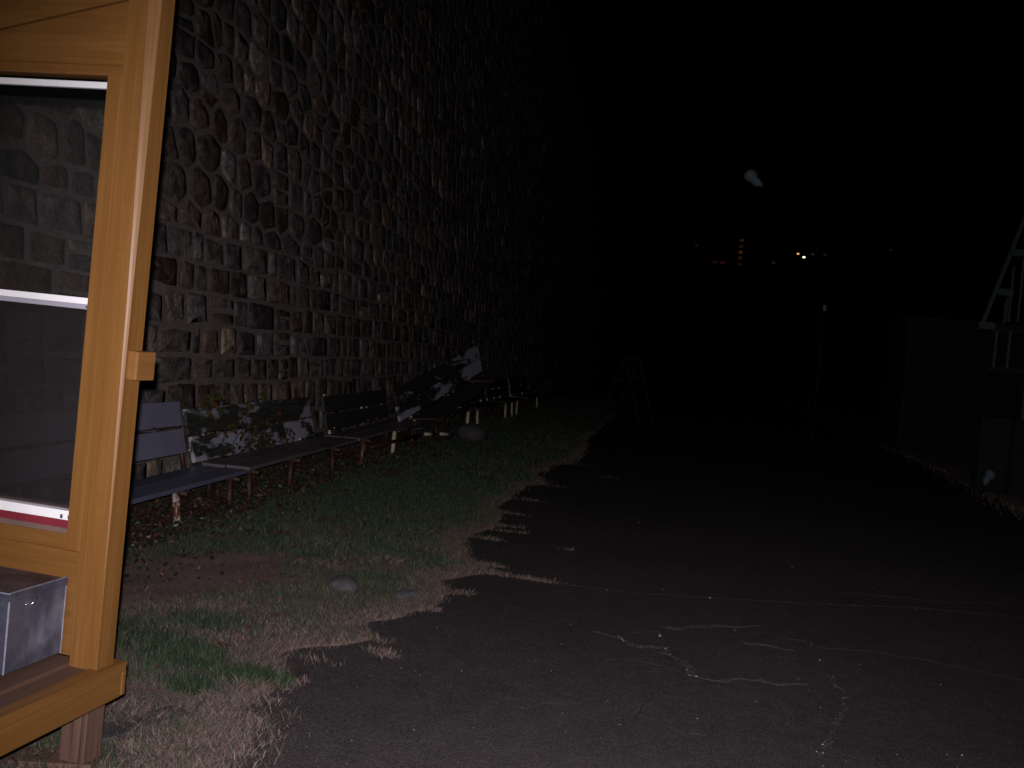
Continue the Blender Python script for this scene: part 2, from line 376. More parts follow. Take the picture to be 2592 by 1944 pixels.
# ---- cracks in the asphalt: raised dirt in open joints
CR = [
([(-0.54, 6.36), (-0.32, 6.35), (-0.08, 6.35), (0.17, 6.42), (0.36, 6.46), (0.60, 6.53), (0.78, 6.56), (1.02, 6.64), (1.26, 6.73), (1.59, 6.87), (1.84, 6.93), (2.09, 6.94), (2.41, 6.99), (3.2, 7.15), (4.3, 7.4)], .016),
([(1.03, 7.97), (1.13, 7.56), (1.20, 7.27), (1.25, 7.06), (1.43, 7.16), (1.66, 7.17), (1.98, 7.20), (2.34, 7.34), (2.54, 7.41)], .012),
([(1.17, 6.61), (1.11, 6.28), (1.05, 6.00), (0.97, 5.80), (0.91, 5.65)], .013),
([(-0.26, 5.33), (-0.18, 5.29), (-0.09, 5.25), (-0.03, 5.18), (0.08, 5.18), (0.15, 5.21), (0.11, 5.12), (0.16, 5.06), (0.22, 4.94), (0.25, 4.89), (0.24, 4.79), (0.29, 4.75), (0.38, 4.76), (0.46, 4.83), (0.54, 4.83), (0.63, 4.83), (0.80, 4.91)], .034),
([(0.11, 5.66), (0.16, 5.59), (0.23, 5.67), (0.32, 5.73), (0.41, 5.78), (0.52, 5.81), (0.63, 5.90), (0.66, 5.87)], .040),
([(0.50, 5.54), (0.53, 5.46), (0.65, 5.49), (0.72, 5.45), (0.80, 5.44)], .022),
([(0.75, 5.77), (0.79, 5.68), (0.86, 5.66), (0.94, 5.58), (1.05, 5.62), (1.21, 5.63), (1.45, 5.60), (1.62, 5.54), (1.72, 5.51), (1.90, 5.44), (2.6, 5.3)], .016),
([(0.50, 5.18), (0.66, 5.29), (0.78, 5.31), (0.89, 5.49), (0.94, 5.58)], .018),
([(-0.17, 4.88), (-0.11, 4.88), (-0.03, 4.93), (0.03, 4.91), (0.11, 4.87), (0.21, 4.80)], .010),
([(0.19, 4.70), (0.13, 4.61), (0.09, 4.49), (0.05, 4.37), (0.02, 4.23), (-0.00, 4.14), (0.00, 3.99)], .009),
([(0.09, 4.11), (0.12, 4.05), (0.18, 4.03), (0.25, 4.03), (0.31, 4.02)], .006),
([(0.91, 5.10), (0.92, 4.92), (0.93, 4.77), (0.88, 4.55), (0.83, 4.38), (0.78, 4.22), (0.72, 4.06), (0.67, 3.89), (0.63, 3.76), (.55, 3.4)], .017),
([(-0.53, 4.12), (-0.47, 4.15), (-0.40, 4.15), (-0.38, 4.13), (-0.31, 4.16), (-0.20, 4.20)], .005),
([(-0.09, 5.38), (0.00, 5.44), (0.11, 5.51)], .015),
([(-0.16, 6.12), (-0.14, 5.68)], .006),
([(-0.21, 5.45), (-0.19, 5.59)], .006),
([(0.91, 5.10), (0.91, 5.19), (0.88, 5.30), (0.89, 5.49)], .016),
([(-1.2, 4.30), (-.95, 4.2), (-.8, 3.9), (-.83, 3.6)], .005),
([(-.9, 3.5), (-.75, 3.55), (-.62, 3.5), (-.5, 3.62)], .005),
]
CRK = []
dirt_dim = dirt_m.copy(); dirt_dim.name = 'dirt_in_thin_crack'
for n_ in dirt_dim.node_tree.nodes:
    if n_.type == 'VALTORGB' and n_.color_ramp.elements[0].color[0] < .06:
        for e_ in n_.color_ramp.elements: e_.color = tuple(c_*.42 for c_ in e_.color[:3])+(1,)
for pts, w in CR:
    P = [Vector((x, y, 0)) for x, y in pts]; L = []
    for a, b_ in zip(P, P[1:]):
        n = max(2, int((b_-a).length/.02)); d = (b_-a).normalized(); s = Vector((-d.y, d.x, 0))
        for k in range(n):
            q = a.lerp(b_, k/n)
            L.append((q+s*(float(fbm(np.array(q.x*14), np.array(q.y*14), 6))-.5)*.06, s))
    V = []; Fq = []
    for i, (q, s) in enumerate(L):
        ww = w*(1.7 if w in (.034, .040, .017, .022) else .75)*max(.0, (float(fbm(np.array(q.x*16+w*99), np.array(q.y*16), 12))-.30)*2.6)*rnd.uniform(.6, 1.3)*.5+.0008
        if i in (0, len(L)-1): ww = .0006
        z = .0075
        V += [(q+s*ww)+Vector((0, 0, z-.004)), q+Vector((0, 0, z+min(.005, ww*.4))), (q-s*ww)+Vector((0, 0, z-.004))]
        CRK.append((q.x, q.y, ww))
        if i: k = 3*i; Fq += [(k-3, k-2, k+1, k), (k-2, k-1, k+2, k+1)]
    link('crack', from_arrays(np.array([tuple(v) for v in V]), Fq), dirt_m if w in (.034, .040, .017, .022) else dirt_dim, road)

# ---- generic tiny tetra pebbles
def pebbles(P, S):
    n = len(P); P = np.asarray(P); S = np.asarray(S)[:, None, None]
    b_ = np.array([(-1, -.6, 0), (1, -.7, 0), (.1, 1, 0), (0, 0, .9)])
    Vv = P[:, None, :]+(b_[None]+rng.normal(0, .25, (n, 4, 3)))*S
    Fc = np.array([(0, 1, 3), (1, 2, 3), (2, 0, 3)])[None]+np.arange(n)[:, None, None]*4
    return from_arrays(Vv.reshape(-1, 3), Fc.reshape(-1, 3))
n = 420; PX = rng.uniform(-1.3, 4.2, n); PY = 2.6+rng.exponential(3.5, n)
P = [(x, y, .004) for x, y in zip(PX, PY)]; S = list(rng.uniform(.0015, .0045, n)*(1+(rng.random(n) > .97)*1.2))
for x, y, w in CRK:
    if w > .006 and rnd.random() < .55: P.append((x+rnd.uniform(-.02, .02), y+rnd.uniform(-.02, .02), .006)); S.append(rnd.uniform(.002, .006))
grit_m = plain('pale_grit', (.42, .37, .36), .6, 0, None, .4, 3)
link('loose_grit', pebbles(P, S), grit_m, None, kind='stuff', label='pale loose grit scattered over the dark asphalt', category='grit')

# ------------------------------------------------------------------ stone wall (leans back from the road)
WX = -4.08; BAT = .085
def wp(Y, z, out=0.): return (WX-BAT*z+out, Y, z+out*BAT)
wall = thing('stone_wall', 'tall grey brown rubble stone wall with thick pale mortar joints behind the benches', 'wall', (0, 0, 0))
wy = np.concatenate([np.arange(-2, 40, .25), np.arange(40, 111, 1.)]); wz = np.linspace(-.1, 14, 58)
V = []
for y in wy:
    for z in wz:
        o = .02*(fbm(np.array(y*1.6), np.array(z*1.6), 31)-.5)
        V.append(wp(y, z, float(o)))
nz = len(wz)
mo = link('mortar', from_arrays(np.array(V), [(j*nz+i, (j+1)*nz+i, (j+1)*nz+i+1, j*nz+i+1) for j in range(len(wy)-1) for i in range(nz-1)]), mortar_m, wall)
for q in mo.data.polygons: q.use_smooth = True
bm = bmesh.new(); add_box(bm, (WX-BAT*14-1.2, -2, -.1), (WX-BAT*14-.03, 109.9, 14.0)); link('wall_core', bm_mesh(bm), mortar_m, wall)
bm = bmesh.new(); add_box(bm, (WX-BAT*14-1.25, -2, 14.0), (WX-BAT*14+.08, 109.9, 14.18), .02); link('coping', bm_mesh(bm), concrete, wall)

bounds = [.02]; 
while bounds[-1] < 9.6:
    z = bounds[-1]; bounds.append(z+(rnd.uniform(.25, .34) if z < 2.1 else rnd.uniform(.22, .44)))
# a level joint runs just above the backs of the benches
bounds = sorted(bounds+[.90]); bounds = [b_ for i, b_ in enumerate(bounds) if i == 0 or b_ == .90 or (abs(b_-.90) > .16)]
def bz(k, y):
    z = bounds[k]; amp = .035 if z < 2.1 else .04+min(.20, (z-2.1)*.24)
    return z+amp*2*(float(fbm(np.array(y*1.15+k*7.3), np.array(k*3.1), 41, 3))-.5)
PAL = [(.075, .068, .066), (.095, .070, .050), (.060, .058, .064), (.110, .085, .060), (.045, .040, .040), (.085, .080, .085), (.13, .11, .10), (.085, .052, .035), (.055, .048, .036)]
stones = []
def clip(poly, n, c):
    """keep the part of the polygon where n.p <= c"""
    out = []
    for a, b_ in zip(poly, poly[1:]+poly[:1]):
        da = n[0]*a[0]+n[1]*a[1]-c; db = n[0]*b_[0]+n[1]*b_[1]-c
        if da <= 0: out.append(a)
        if da*db < 0: t_ = da/(da-db); out.append((a[0]+(b_[0]-a[0])*t_, a[1]+(b_[1]-a[1])*t_))
    return out
def inset(poly, gy, gz_):
    out = list(poly)
    for a, b_ in zip(poly, poly[1:]+poly[:1]):
        dx, dy = b_[0]-a[0], b_[1]-a[1]; l = math.hypot(dx, dy)
        if l < 1e-6: continue
        n = (dy/l, -dx/l); g_ = (abs(n[0])*gy+abs(n[1])*gz_)*rnd.uniform(.75, 1.3)
        out = clip(out, n, n[0]*a[0]+n[1]*a[1]-g_)
        if len(out) < 3: return None
    return out
def area(q): return sum(a[0]*b_[1]-b_[0]*a[1] for a, b_ in zip(q, q[1:]+q[:1]))/2
def put(poly, gy=.025, gz_=.016):
    q = inset(poly, gy, gz_)
    if not q or area(q) < .006: return
    r = []
    for a, b_, c_ in zip(q[-1:]+q[:-1], q, q[1:]+q[:1]):       # rounded, slightly broken corners
        la = math.dist(a, b_); lc = math.dist(b_, c_); k = rnd.uniform(.010, .036)
        ta = min(.38, k/max(la, 1e-4)); tc = min(.38, k/max(lc, 1e-4))
        r.append((b_[0]+(a[0]-b_[0])*ta, b_[1]+(a[1]-b_[1])*ta)); 
        m_ = (b_[0]*.62+(r[-1][0]+b_[0]+(c_[0]-b_[0])*tc)*.19, b_[1]*.62+(r[-1][1]+b_[1]+(c_[1]-b_[1])*tc)*.19)
        if len(q) < 6: r.append(m_)
        r.append((b_[0]+(c_[0]-b_[0])*tc, b_[1]+(c_[1]-b_[1])*tc))
    stones.append([(x+rnd.uniform(-.006, .006), z+rnd.uniform(-.005, .005)) for x, z in r])
def cell(y0, y1, t0, t1, k, jit=.022):
    def z(y, t): return bz(k, y)*(1-t)+bz(k+1, y)*t
    j = lambda s: rnd.uniform(-s, s)
    c = [(y0+j(jit), z(y0, t0)+j(.006)), (y1+j(jit), z(y1, t0)+j(.006)), (y1+j(jit), z(y1, t1)+j(.006)), (y0+j(jit), z(y0, t1)+j(.006))]
    m_ = (y0+y1)/2; 
    if y1-y0 > .3: c = c[:3]+[(m_+j(.06), z(m_, t1)+j(.018))]+c[3:]
    put(c)
bounds = [b_ for b_ in bounds if b_ < 2.25]
for k in range(len(bounds)-1):
    y = 3.6+rnd.uniform(0, .3); h = bounds[k+1]-bounds[k]
    while y < 46:
        w = rnd.choice([rnd.uniform(.17, .27), rnd.uniform(.30, .5), rnd.uniform(.32, .55), rnd.uniform(.45, .72), rnd.uniform(.3, .45)])
        q = rnd.random()
        if h > .24 and w > .3 and q < .14: s_ = rnd.uniform(.4, .6); cell(y, y+w, 0, s_, k); cell(y, y+w, s_, 1, k)
        else: cell(y, y+w, 0, 1, k)
        y += w
ztop = len(bounds)-1
# random rubble: uneven cells grown from scattered centres, wide and narrow mixed
AN = 1.28
pts = []; grid = {}
zr0, zr1 = bounds[-1], 13.7
z = zr0+.06; row = 0
while z < zr1:
    y = 3.4+rnd.uniform(0, .4)
    while y < 46:
        w = 1.12*rnd.choice([rnd.uniform(.18, .28), rnd.uniform(.3, .46), rnd.uniform(.34, .6), rnd.uniform(.28, .42)]); y += w/2
        za = min(1, max(.2, (z-2.1)/1.3)); zz = z+rnd.gauss(0, .010+.014*za)+.17*za*2*(float(fbm(np.array(y*.55+3), np.array(z*.7), 77, 3))-.5)
        p_ = (y, zz, (w-.30)*.16+.1)
        if w > .38 and rnd.random() < .16:
            for dz in (-.07, .07): grid.setdefault((int(y/AN/.3), int((zz+dz)/.3)), []).append((y+rnd.uniform(-.04, .04), zz+dz, .08)); pts.append(grid[(int(y/AN/.3), int((zz+dz)/.3))][-1])
        else: grid.setdefault((int(y/AN/.3), int(zz/.3)), []).append(p_); pts.append(p_)
        y += w/2
    z += rnd.uniform(.25, .37); row += 1
for (y, z, r_) in pts:
    poly = [(y-.7, z-.5), (y+.7, z-.5), (y+.7, z+.5), (y-.7, z+.5)]; gx, gy = int(y/AN/.3), int(z/.3)
    for a in range(gx-3, gx+4):
        for b_ in range(gy-3, gy+4):
            for (py, pz, pr) in grid.get((a, b_), ()):
                if py == y and pz == z: continue
                # power-diagram edge in a space that favours level beds
                dx = (py-y)/AN**2; dz = (pz-z)*1.0
                c = (((py/AN)**2+pz**2-pr**2)-((y/AN)**2+z**2-r_**2))/2
                poly = clip(poly, (dx, dz), c)
                if len(poly) < 3: break
            if len(poly) < 3: break
        if len(poly) < 3: break
    if len(poly) < 3: continue
    # foot of the rubble meets the last course
    zb = bz(ztop, y); poly = clip(poly, (0, -1), -zb)
    if len(poly) >= 3: put(poly, .024, .016)
def stone_geo(c, col):
    n = len(c); cx = sum(p_[0] for p_ in c)/n; cz = sum(p_[1] for p_ in c)/n; out = rnd.uniform(-.002, .010)
    tx, tz = rnd.uniform(-.035, .035), rnd.uniform(-.04, .04)
    o_ = lambda a: out+tx*(a[0]-cx)+tz*(a[1]-cz)
    L = lambda a, k: (cx+(a[0]-cx)*k, cz+(a[1]-cz)*k)
    outer = [wp(a[0], a[1], -.012) for a in c]; mid = []; inner = []
    for a in c:
        m_ = L(a, .965); mid.append(wp(m_[0], m_[1], .005+o_(m_)+rnd.uniform(-.003, .003)))
        b_ = L(a, rnd.uniform(.5, .68)); inner.append(wp(b_[0], b_[1], .008+o_(b_)+rnd.uniform(-.006, .007)))
    V = outer+mid+inner+[wp(cx, cz, .009+out+rnd.uniform(-.006, .008))]
    T = []
    for i in range(n):
        j = (i+1) % n
        T += [(i, j, n+j), (i, n+j, n+i), (n+i, n+j, 2*n+j), (n+i, 2*n+j, 2*n+i), (2*n+i, 2*n+j, 3*n)]
    k = rnd.choice([rnd.uniform(.5, .9), rnd.uniform(.8, 1.3), rnd.uniform(1.2, 2.0)])*1.4; gq = sum(col)/3; cc = tuple((x*.7+gq*.3)*k*w_ for x, w_ in zip(col, (1.08, 1.0, .94)))
    return np.array(V), np.array(T), cc
def scr(p_):
    v = Vector(p_)-Vector((0, 0, CAMH)); d = v.dot(fw)
    if d < .5: return None
    return 512+1027*v.dot(rr)/d, 384-1027*v.dot(uu)/d
info = []
for s in stones:
    q = [scr(wp(*p_)) for p_ in s]
    if None in q: continue
    cx = sum(a[0] for a in q)/len(q); cy = sum(a[1] for a in q)/len(q)
    ar = abs(area(q))
    vis = -5 < cx < 720 and -20 < cy < 620 and not (75 + (600-cy)*.1 < cx < 120+(600-cy)*.1)
    if cx < 105 and cy < 60: vis = False
    info.append((-ar if vis else ar*1e-3, s))
info.sort(key=lambda a: a[0])
SV, SF, ST = [], [], []; off = 0
for i, (ar, s) in enumerate(info):
    col = rnd.choice(PAL); Vs, Ts, cc = stone_geo(s, col)
    if i < 300:
        me = from_arrays(Vs, Ts, np.tile(cc, (len(Vs), 1)))
        for q in me.polygons: q.use_smooth = True
        link('stone', me, stone_m, wall)
    else:
        SV.append(Vs); SF.append(Ts+off); ST.append(np.tile(cc, (len(Vs), 1))); off += len(Vs)
rest = link('further_stones', from_arrays(np.concatenate(SV), np.concatenate(SF), np.concatenate(ST)), stone_m, wall, kind='stuff')
for q in rest.data.polygons: q.use_smooth = True

# ------------------------------------------------------------------ ticket booth (ochre timber) on the left
ba, bl = R(-5), R(1)
kx = Vector((math.cos(ba)*math.cos(bl), math.sin(ba)*math.cos(bl), -math.sin(bl))); ky = Vector((-math.sin(ba), math.cos(ba), 0)); kz = kx.cross(ky)
KM = Matrix((kx, ky, kz)).transposed().to_4x4(); KM.translation = (-1.615, 2.855, 0)
booth = thing('timber_booth', 'ochre timber booth with white barred window standing beside the road at the left', 'booth', mtx=KM)
# corner post with a tapering chamfer on its outer front arris
bm = bmesh.new()
zs = [.352, .62, .80, 1.05, 1.45, 1.9, 2.3, 2.75]; ch = [.0015, .002, .004, .007, .010, .018, .028, .034]
rg = []
for z, c in zip(zs, ch):
    rg.append([bm.verts.new(v) for v in ((-.094, 0, z), (-c, 0, z), (.0-c*.5, c*.36, z), (.0, c*.82, z), (.0, .082+c*.3, z), (-.094, .082, z))])
for a, b_ in zip(rg, rg[1:]):
    for i in range(6): bm.faces.new((a[i], a[(i+1) % 6], b_[(i+1) % 6], b_[i]))
bm.faces.new(rg[0][::-1]); bm.faces.new(rg[-1])
post = link('corner_post', bm_mesh(bm), woodV, booth)
bm = bmesh.new()
for x in (-.052, -.040, -.031): add_box(bm, (x, -.0012, .75), (x+.0022, .001, 2.75))
link('moulding_bead', bm_mesh(bm), woodHL, post, kind='stuff')
for x, z, h in ((-.066, 1.19, .045), (-.050, .44, .03), (-.075, 1.78, .025)):
    prism_pts = [(x, z), (x+.0022, z+h*.3), (x+.003, z+h), (x+.0005, z+h*.5)]
    bm = bmesh.new(); a = [bm.verts.new((px, -.0008, pz)) for px, pz in prism_pts]; bm.faces.new(a); link('wood_split', bm_mesh(bm), rawwood, post)
box('casing', (-.147, .004, .700), (-.0965, .070, 2.135), woodV, booth, .0025)
box('lower_stile', (-.150, .072, .352), (-.0965, .081, .698), woodV, booth, .003)
box('projecting_block', (.0005, .010, 1.236), (.037, .106, 1.324), woodB, booth, .006)
# panels under the window
box('sill_board', (-1.6, .006, .708), (-.149, .075, .748), woodH, booth, .003)
box('apron_rail', (-1.6, .020, .698), (-.1505, .075, .7075), woodH, booth, .002)
box('lower_panel', (-1.6, .080, .352), (-.1505, .10, .6975), woodH, booth, .002)
bm = bmesh.new()     # red painted sloping sill under the bottom bar
v = [bm.verts.new(c) for c in ((-1.6, .010, .7485), (-.148, .010, .7485), (-.148, .012, .760), (-1.6, .012, .760), (-1.6, .10, .812), (-.148, .10, .812), (-.148, .10, .7485), (-1.6, .10, .7485))]
for q in ((0, 1, 2, 3), (3, 2, 5, 4), (1, 6, 5, 2), (0, 3, 4, 7), (7, 4, 5, 6), (0, 7, 6, 1)): bm.faces.new([v[i] for i in q])
link('window_sill', bm_mesh(bm), red_sill, booth)
box('shade_strip', (-1.6, .0065, .7488), (-.149, .0095, .765), shade_grey, booth, 0)  # grey-brown strip painting in the shadow line above the sill board
# header
box('header_rail', (-1.6, .008, 2.135), (-.0965, .080, 2.166), woodH, booth, .003)
def prism(name, pts, y0, y1, m, parent, bev=.002):
    bm = bmesh.new(); a = [bm.verts.new((x, y0, z)) for x, z in pts]; b_ = [bm.verts.new((x, y1, z)) for x, z in pts]; n = len(pts)
    bm.faces.new(a[::-1]); bm.faces.new(b_)
    for i in range(n): bm.faces.new((a[i], a[(i+1) % n], b_[(i+1) % n], b_[i]))
    bmesh.ops.recalc_face_normals(bm, faces=bm.faces)
    if bev: bmesh.ops.bevel(bm, geom=bm.edges[:], offset=bev, segments=1, affect='EDGES')
    return link(name, bm_mesh(bm), m, parent)
prism('gable_board', [(-1.6, 2.168), (-.0965, 2.168), (-.0965, 2.362), (-.121, 2.356), (-.55, 2.259), (-1.6, 2.02+.168)], .014, .05, woodH, booth)
prism('gable_board', [(-1.6, 2.192), (-.55, 2.263), (-.121, 2.360), (-.0965, 2.366), (-.0965, 2.75), (-1.6, 2.75)], .008, .045, woodHL, booth)
box('roof_plate', (-1.75, -.06, 2.751), (.03, .13, 2.80), woodH, booth, .004)
# window: white aluminium bars, glass and mesh
win = box('window_frame', (-1.6, .058, 2.112), (-.1475, .084, 2.134), frame_shade_black, booth, 0)
def bar(name, lo, hi, m): return box(name, lo, hi, m, win, .0015)
bar('window_bar', (-1.6, .030, 2.1005), (-.1478, .056, 2.120), white_alu)
bar('shade_rail', (-1.6, .040, 2.070), (-.1478, .055, 2.0998), frame_shade_black)  # shade gap below the top bar, drawn as a black strip
bar('window_bar', (-1.6, .026, 1.447), (-.1478, .060, 1.467), white_alu)
bar('window_track', (-1.6, .034, 1.432), (-.1478, .060, 1.4465), grey_alu)
bar('window_bar', (-1.6, .022, .786), (-.1478, .060, .815), white_alu)
for x, z, w, h in ((-.157, 2.109, .004, .010), (-.168, 1.4395, .009, .006), (-.153, 1.4395, .008, .006), (-.183, .796, .008, .012), (-.156, .796, .009, .012)):
    y = .0295 if z > 2 else (.0335 if z > 1 else .0215)
    box('slot', (x-w/2, y-.001, z-h/2), (x+w/2, y+.002, z+h/2), dark_slot, win, 0)
box('window_pane', (-1.6, .064, 1.460), (-.148, .067, 2.108), glass, win, 0)
box('window_pane', (-1.6, .070, .812), (-.148, .073, 1.4465), glass, win, 0)
box('insect_screen', (-1.6, .052, .812), (-.148, .0525, 1.4325), screen, win, 0)
box('inner_post', (-1.68, 0, .352), (-1.602, .082, 2.75), woodV, booth, .003)
# deck: boards, outer beam, end cap, legs
us = [(-.028, .012), (-.094, -.031), (-.128, -.098), (-.30, -.133), (-.47, -.304), (-.64, -.474), (-.81, -.644), (-.98, -.814), (-1.15, -.984), (-1.32, -1.154), (-1.49, -1.324), (-1.66, -1.494)]
for i, (a, b_) in enumerate(us):
    top = .356 if i == 0 else (.351 if i != 2 else .360)
    box('deck_board', (a, -2.2, .325), (b_+(.012 if i == 0 else 0), .120 if i < 3 else .078, top), woodD if i == 0 else woodDk, booth, .003)
box('side_beam', (-.034, -2.2, .246), (.020, .104, .3245), woodD, booth, .003)
box('beam_cap', (-.034, .1045, .250), (.0235, .122, .3245), woodB, booth, .002)
box('cross_beam', (-1.66, -.20, .250), (-.036, -.15, .3245), rawwood, booth, .003)
for x in (-.135, -1.4):
    for y in (.045, -1.9): box('leg', (x, y, -.02), (x+.088, y+.088, .245 if y < 0 else .3245), rawwood, booth, .003)
# lumber lying under the deck
t1 = box('ground_plank', (-.22, -.055, 0), (.22, .055, .022), slate_m, None, .004, label='dark weathered plank lying on the ground behind the booth leg', category='plank')
t1.location = (-1.70, 3.27, .014); t1.rotation_euler = (R(2), R(1), R(66)); 
t2 = box('ground_plank', (-.16, -.06, 0), (.16, .06, .03), rawwood, None, .004, label='short brown board on the ground under the front edge of the booth', category='plank')
t2.location = (-1.80, 2.93, .012); t2.rotation_euler = (0, 0, R(12))

# metal box on the deck
mb = thing('metal_box', 'galvanised metal box with a lidded top standing on the booth deck below the window', 'metal box', mtx=KM @ Matrix.Translation((-.178, -.18, .3605)))
bw, bd, bh = .46, .250, .224
body = box('box_body', (-bw, 0, 0), (0, bd, bh), zinc, mb, .003)
lid = box('box_lid', (-bw-.004, -.006, bh+.0025), (.005, bd-.004, bh+.013), zinctop, mb, .002)
bm = bmesh.new(); add_box(bm, (-.002, -.0075, bh-.008), (.0065, bd-.004, bh+.0165), .001); add_box(bm, (-bw-.004, -.0085, bh-.006), (-.0025, -.0035, bh+.0165), .001); link('lid_rim', bm_mesh(bm), zinc, mb)
bm = bmesh.new(); tube(bm, [(.006, .082, bh-.038), (.009, .105, bh-.016)], .0022, 6); tube(bm, [(.004, .060, bh-.030), (.007, .066, bh-.030)], .003, 6)
bmesh.ops.recalc_face_normals(bm, faces=bm.faces); link('latch_pin', bm_mesh(bm, smooth=True), steel, mb)
for (y, z) in ((.075, .17), (.03, .035), (.15, bh-.02), (.165, bh-.022)): box('rivet', (.0002, y, z), (.002, y+.007, z+.003), steel, mb, 0)

for (x, y) in ((-.0012, -.0012), (-.0012, bd-.003)): box('corner_glint', (x-.002, y-.001, 0), (x+.0026, y+.0026, bh-.008), glint_zinc, mb, .001)  # pale strips here and on the lid paint in the bright edge highlights
box('lid_glint', (-.003, -.009, bh+.0135), (.0062, bd-.006, bh+.0168), glint_zinc, mb, .001); box('lid_glint', (-bw, -.0095, bh+.0135), (-.0035, -.0060, bh+.0168), glint_zinc, mb, .001)
# ------------------------------------------------------------------ benches
def plank(name, a, b_, up, wdt, th, m, parent, warp=0.0):
    """board from a to b; 'up' is the direction of its width"""
    a = Vector(a); b_ = Vector(b_); d = (b_-a).normalized(); up = Vector(up); up = (up-d*up.dot(d)).normalized(); nn = d.cross(up)
    bm = bmesh.new(); n = 7; rg = []
    for i in range(n):
        t_ = i/(n-1); c = a.lerp(b_, t_)+nn*(warp*math.sin(t_*3.1))+up*(rnd.uniform(-.002, .002)); w = wdt/2*rnd.uniform(.985, 1.01)
        rg.append([bm.verts.new(c+up*s*w+nn*q*th/2) for s, q in ((-1, -1), (1, -1), (1, 1), (-1, 1))])
    for A_, B_ in zip(rg, rg[1:]):
        for k in range(4): bm.faces.new((A_[k], A_[(k+1) % 4], B_[(k+1) % 4], B_[k]))
    bm.faces.new(rg[0][::-1]); bm.faces.new(rg[-1]); bmesh.ops.recalc_face_normals(bm, faces=bm.faces)
    bmesh.ops.bevel(bm, geom=[e for e in bm.edges if e.calc_face_angle(0) > 1], offset=.003, segments=1, affect='EDGES')
    return link(name, bm_mesh(bm), m, parent)
FX, BX = -3.16, -3.58          # front and back line of the seats
def bench(label, y0, y1, zs0, zs1, back, seat, legm, frames, zb0, zb1, lean=.20, twist=0., seats=(1, 1), bw_=.185, yback=None, legr=.024):
    t_ = thing('park_bench', label, 'bench', (FX, y0, 0), group='run-down benches along the foot of the stone wall'); o = Vector((FX, y0, 0))
    L = lambda x, y, z: Vector((x, y, z))-o
    for i in range(2):
        if not seats[i]: continue
        x = (FX-.095 if i == 0 else FX-.30); 
        plank('seat_plank', L(x, y0, zs0+(.0 if i == 0 else -.004)), L(x, y1, zs1+(.0 if i == 0 else -.004)), (1, 0, 0), .19, .032, seat, t_, rnd.uniform(-.006, .006))
    yb0, yb1 = yback or (y0, y1)
    up = Vector((-lean, twist, 1)).normalized()
    for i in range(2):
        h = bw_/2+i*(bw_+.022)
        a = Vector((BX, yb0, zb0))+up*h; c = Vector((BX, yb1, zb1))+up*h
        plank('back_plank', a-o, c-o, up, bw_, .03, back[i] if isinstance(back, tuple) else back, t_, rnd.uniform(-.008, .008))
    for (y, ml) in frames:
        f = (y-y0)/(y1-y0); zs = zs0+(zs1-zs0)*f-.034; zb = zb0+(zb1-zb0)*f
        j = rnd.uniform(-.02, .02); zt = lambda x, y: float(gz(np.array(x), np.array(y)))-.03
        pipe('leg', [L(FX-.04+j, y, zt(FX, y)), L(FX-.05, y, zs-.004)], legr, ml, t_)
        pipe('leg', [L(BX+.02+j, y+.02, zt(BX, y)), L(BX+.04, y, zs-.004)], legr, rust, t_)
        pipe('seat_rail', [L(FX+.035, y, zs-.004), L(FX-.02, y, zs), L(BX, y, zs)], .020, rust, t_)
        pipe('upright', [L(BX, y, zs), L(BX-.045, y+.01, zb), L(BX-.04-lean*.37, y+.01+twist*.3, zb+.38)], .020, rustW if ml is rustW else legm, t_)
        for h in (.02, bw_+.012):
            q = Vector((BX+.022, y, zb))+up*(h+.0); 
            bm = bmesh.new(); tube(bm, [q-o, q+Vector((.018, 0, .004))-o], .013, 8); bmesh.ops.recalc_face_normals(bm, faces=bm.faces); link('bolt', bm_mesh(bm, smooth=True), rustW if rnd.random() < .6 else rust, t_)
    return t_
bench('mauve grey painted bench in sound condition nearest the booth post', 4.3, 7.62, .295, .305, mauve, seatA, rust, [(4.9, rust), (6.55, rustW), (7.42, rust)], .425, .430, .22, -.02, (1, 1), .188, (4.3, 7.40))
bench('bench with flaking white back boards overgrown by a leafy vine', 7.66, 10.55, .320, .335, (flakyW, flakyUp), seatgrey, rust, [(8.72, rust), (9.85, rust), (7.78, rust)], .335, .345, .24, -.17, (1, 1), .205, (7.58, 10.35))
bench('dark weathered bench with little paint left between the white flaking bench and the tilted one', 10.6, 13.35, .34, .385, barewood, seatgrey, rustW, [(10.9, rustW), (12.2, creamP), (13.1, rust)], .39, .41, .20, -.05, (1, 1), .175, (10.72, 13.2))
bench('half collapsed dark bench standing under the tilted bench', 14.0, 17.3, .36, .40, barewood, flakyW2, creamP, [(14.5, rust), (16.9, creamP)], .42, .44, .2, 0., (1, 0), .15, None, .030)
bench('far dark bench with one cream leg beyond the tilted bench', 17.6, 20.4, .37, .37, barewood, flakyW2, creamP, [(17.75, creamP), (20.2, rust)], .42, .42, .2, 0., (1, 1), .17)
bench('dark bench with three cream legs close together beyond the other benches', 20.7, 23.4, .37, .37, barewood, barewood, creamP, [(20.95, creamP), (21.8, creamP), (22.6, creamP)], .42, .42, .2, 0., (1, 1), .17)
bench('farthest bench of the row with a single pale front leg', 24.0, 26.9, .36, .34, barewood, flakyW2, creamP, [(24.2, rust), (26.1, creamP)], .40, .40, .2)
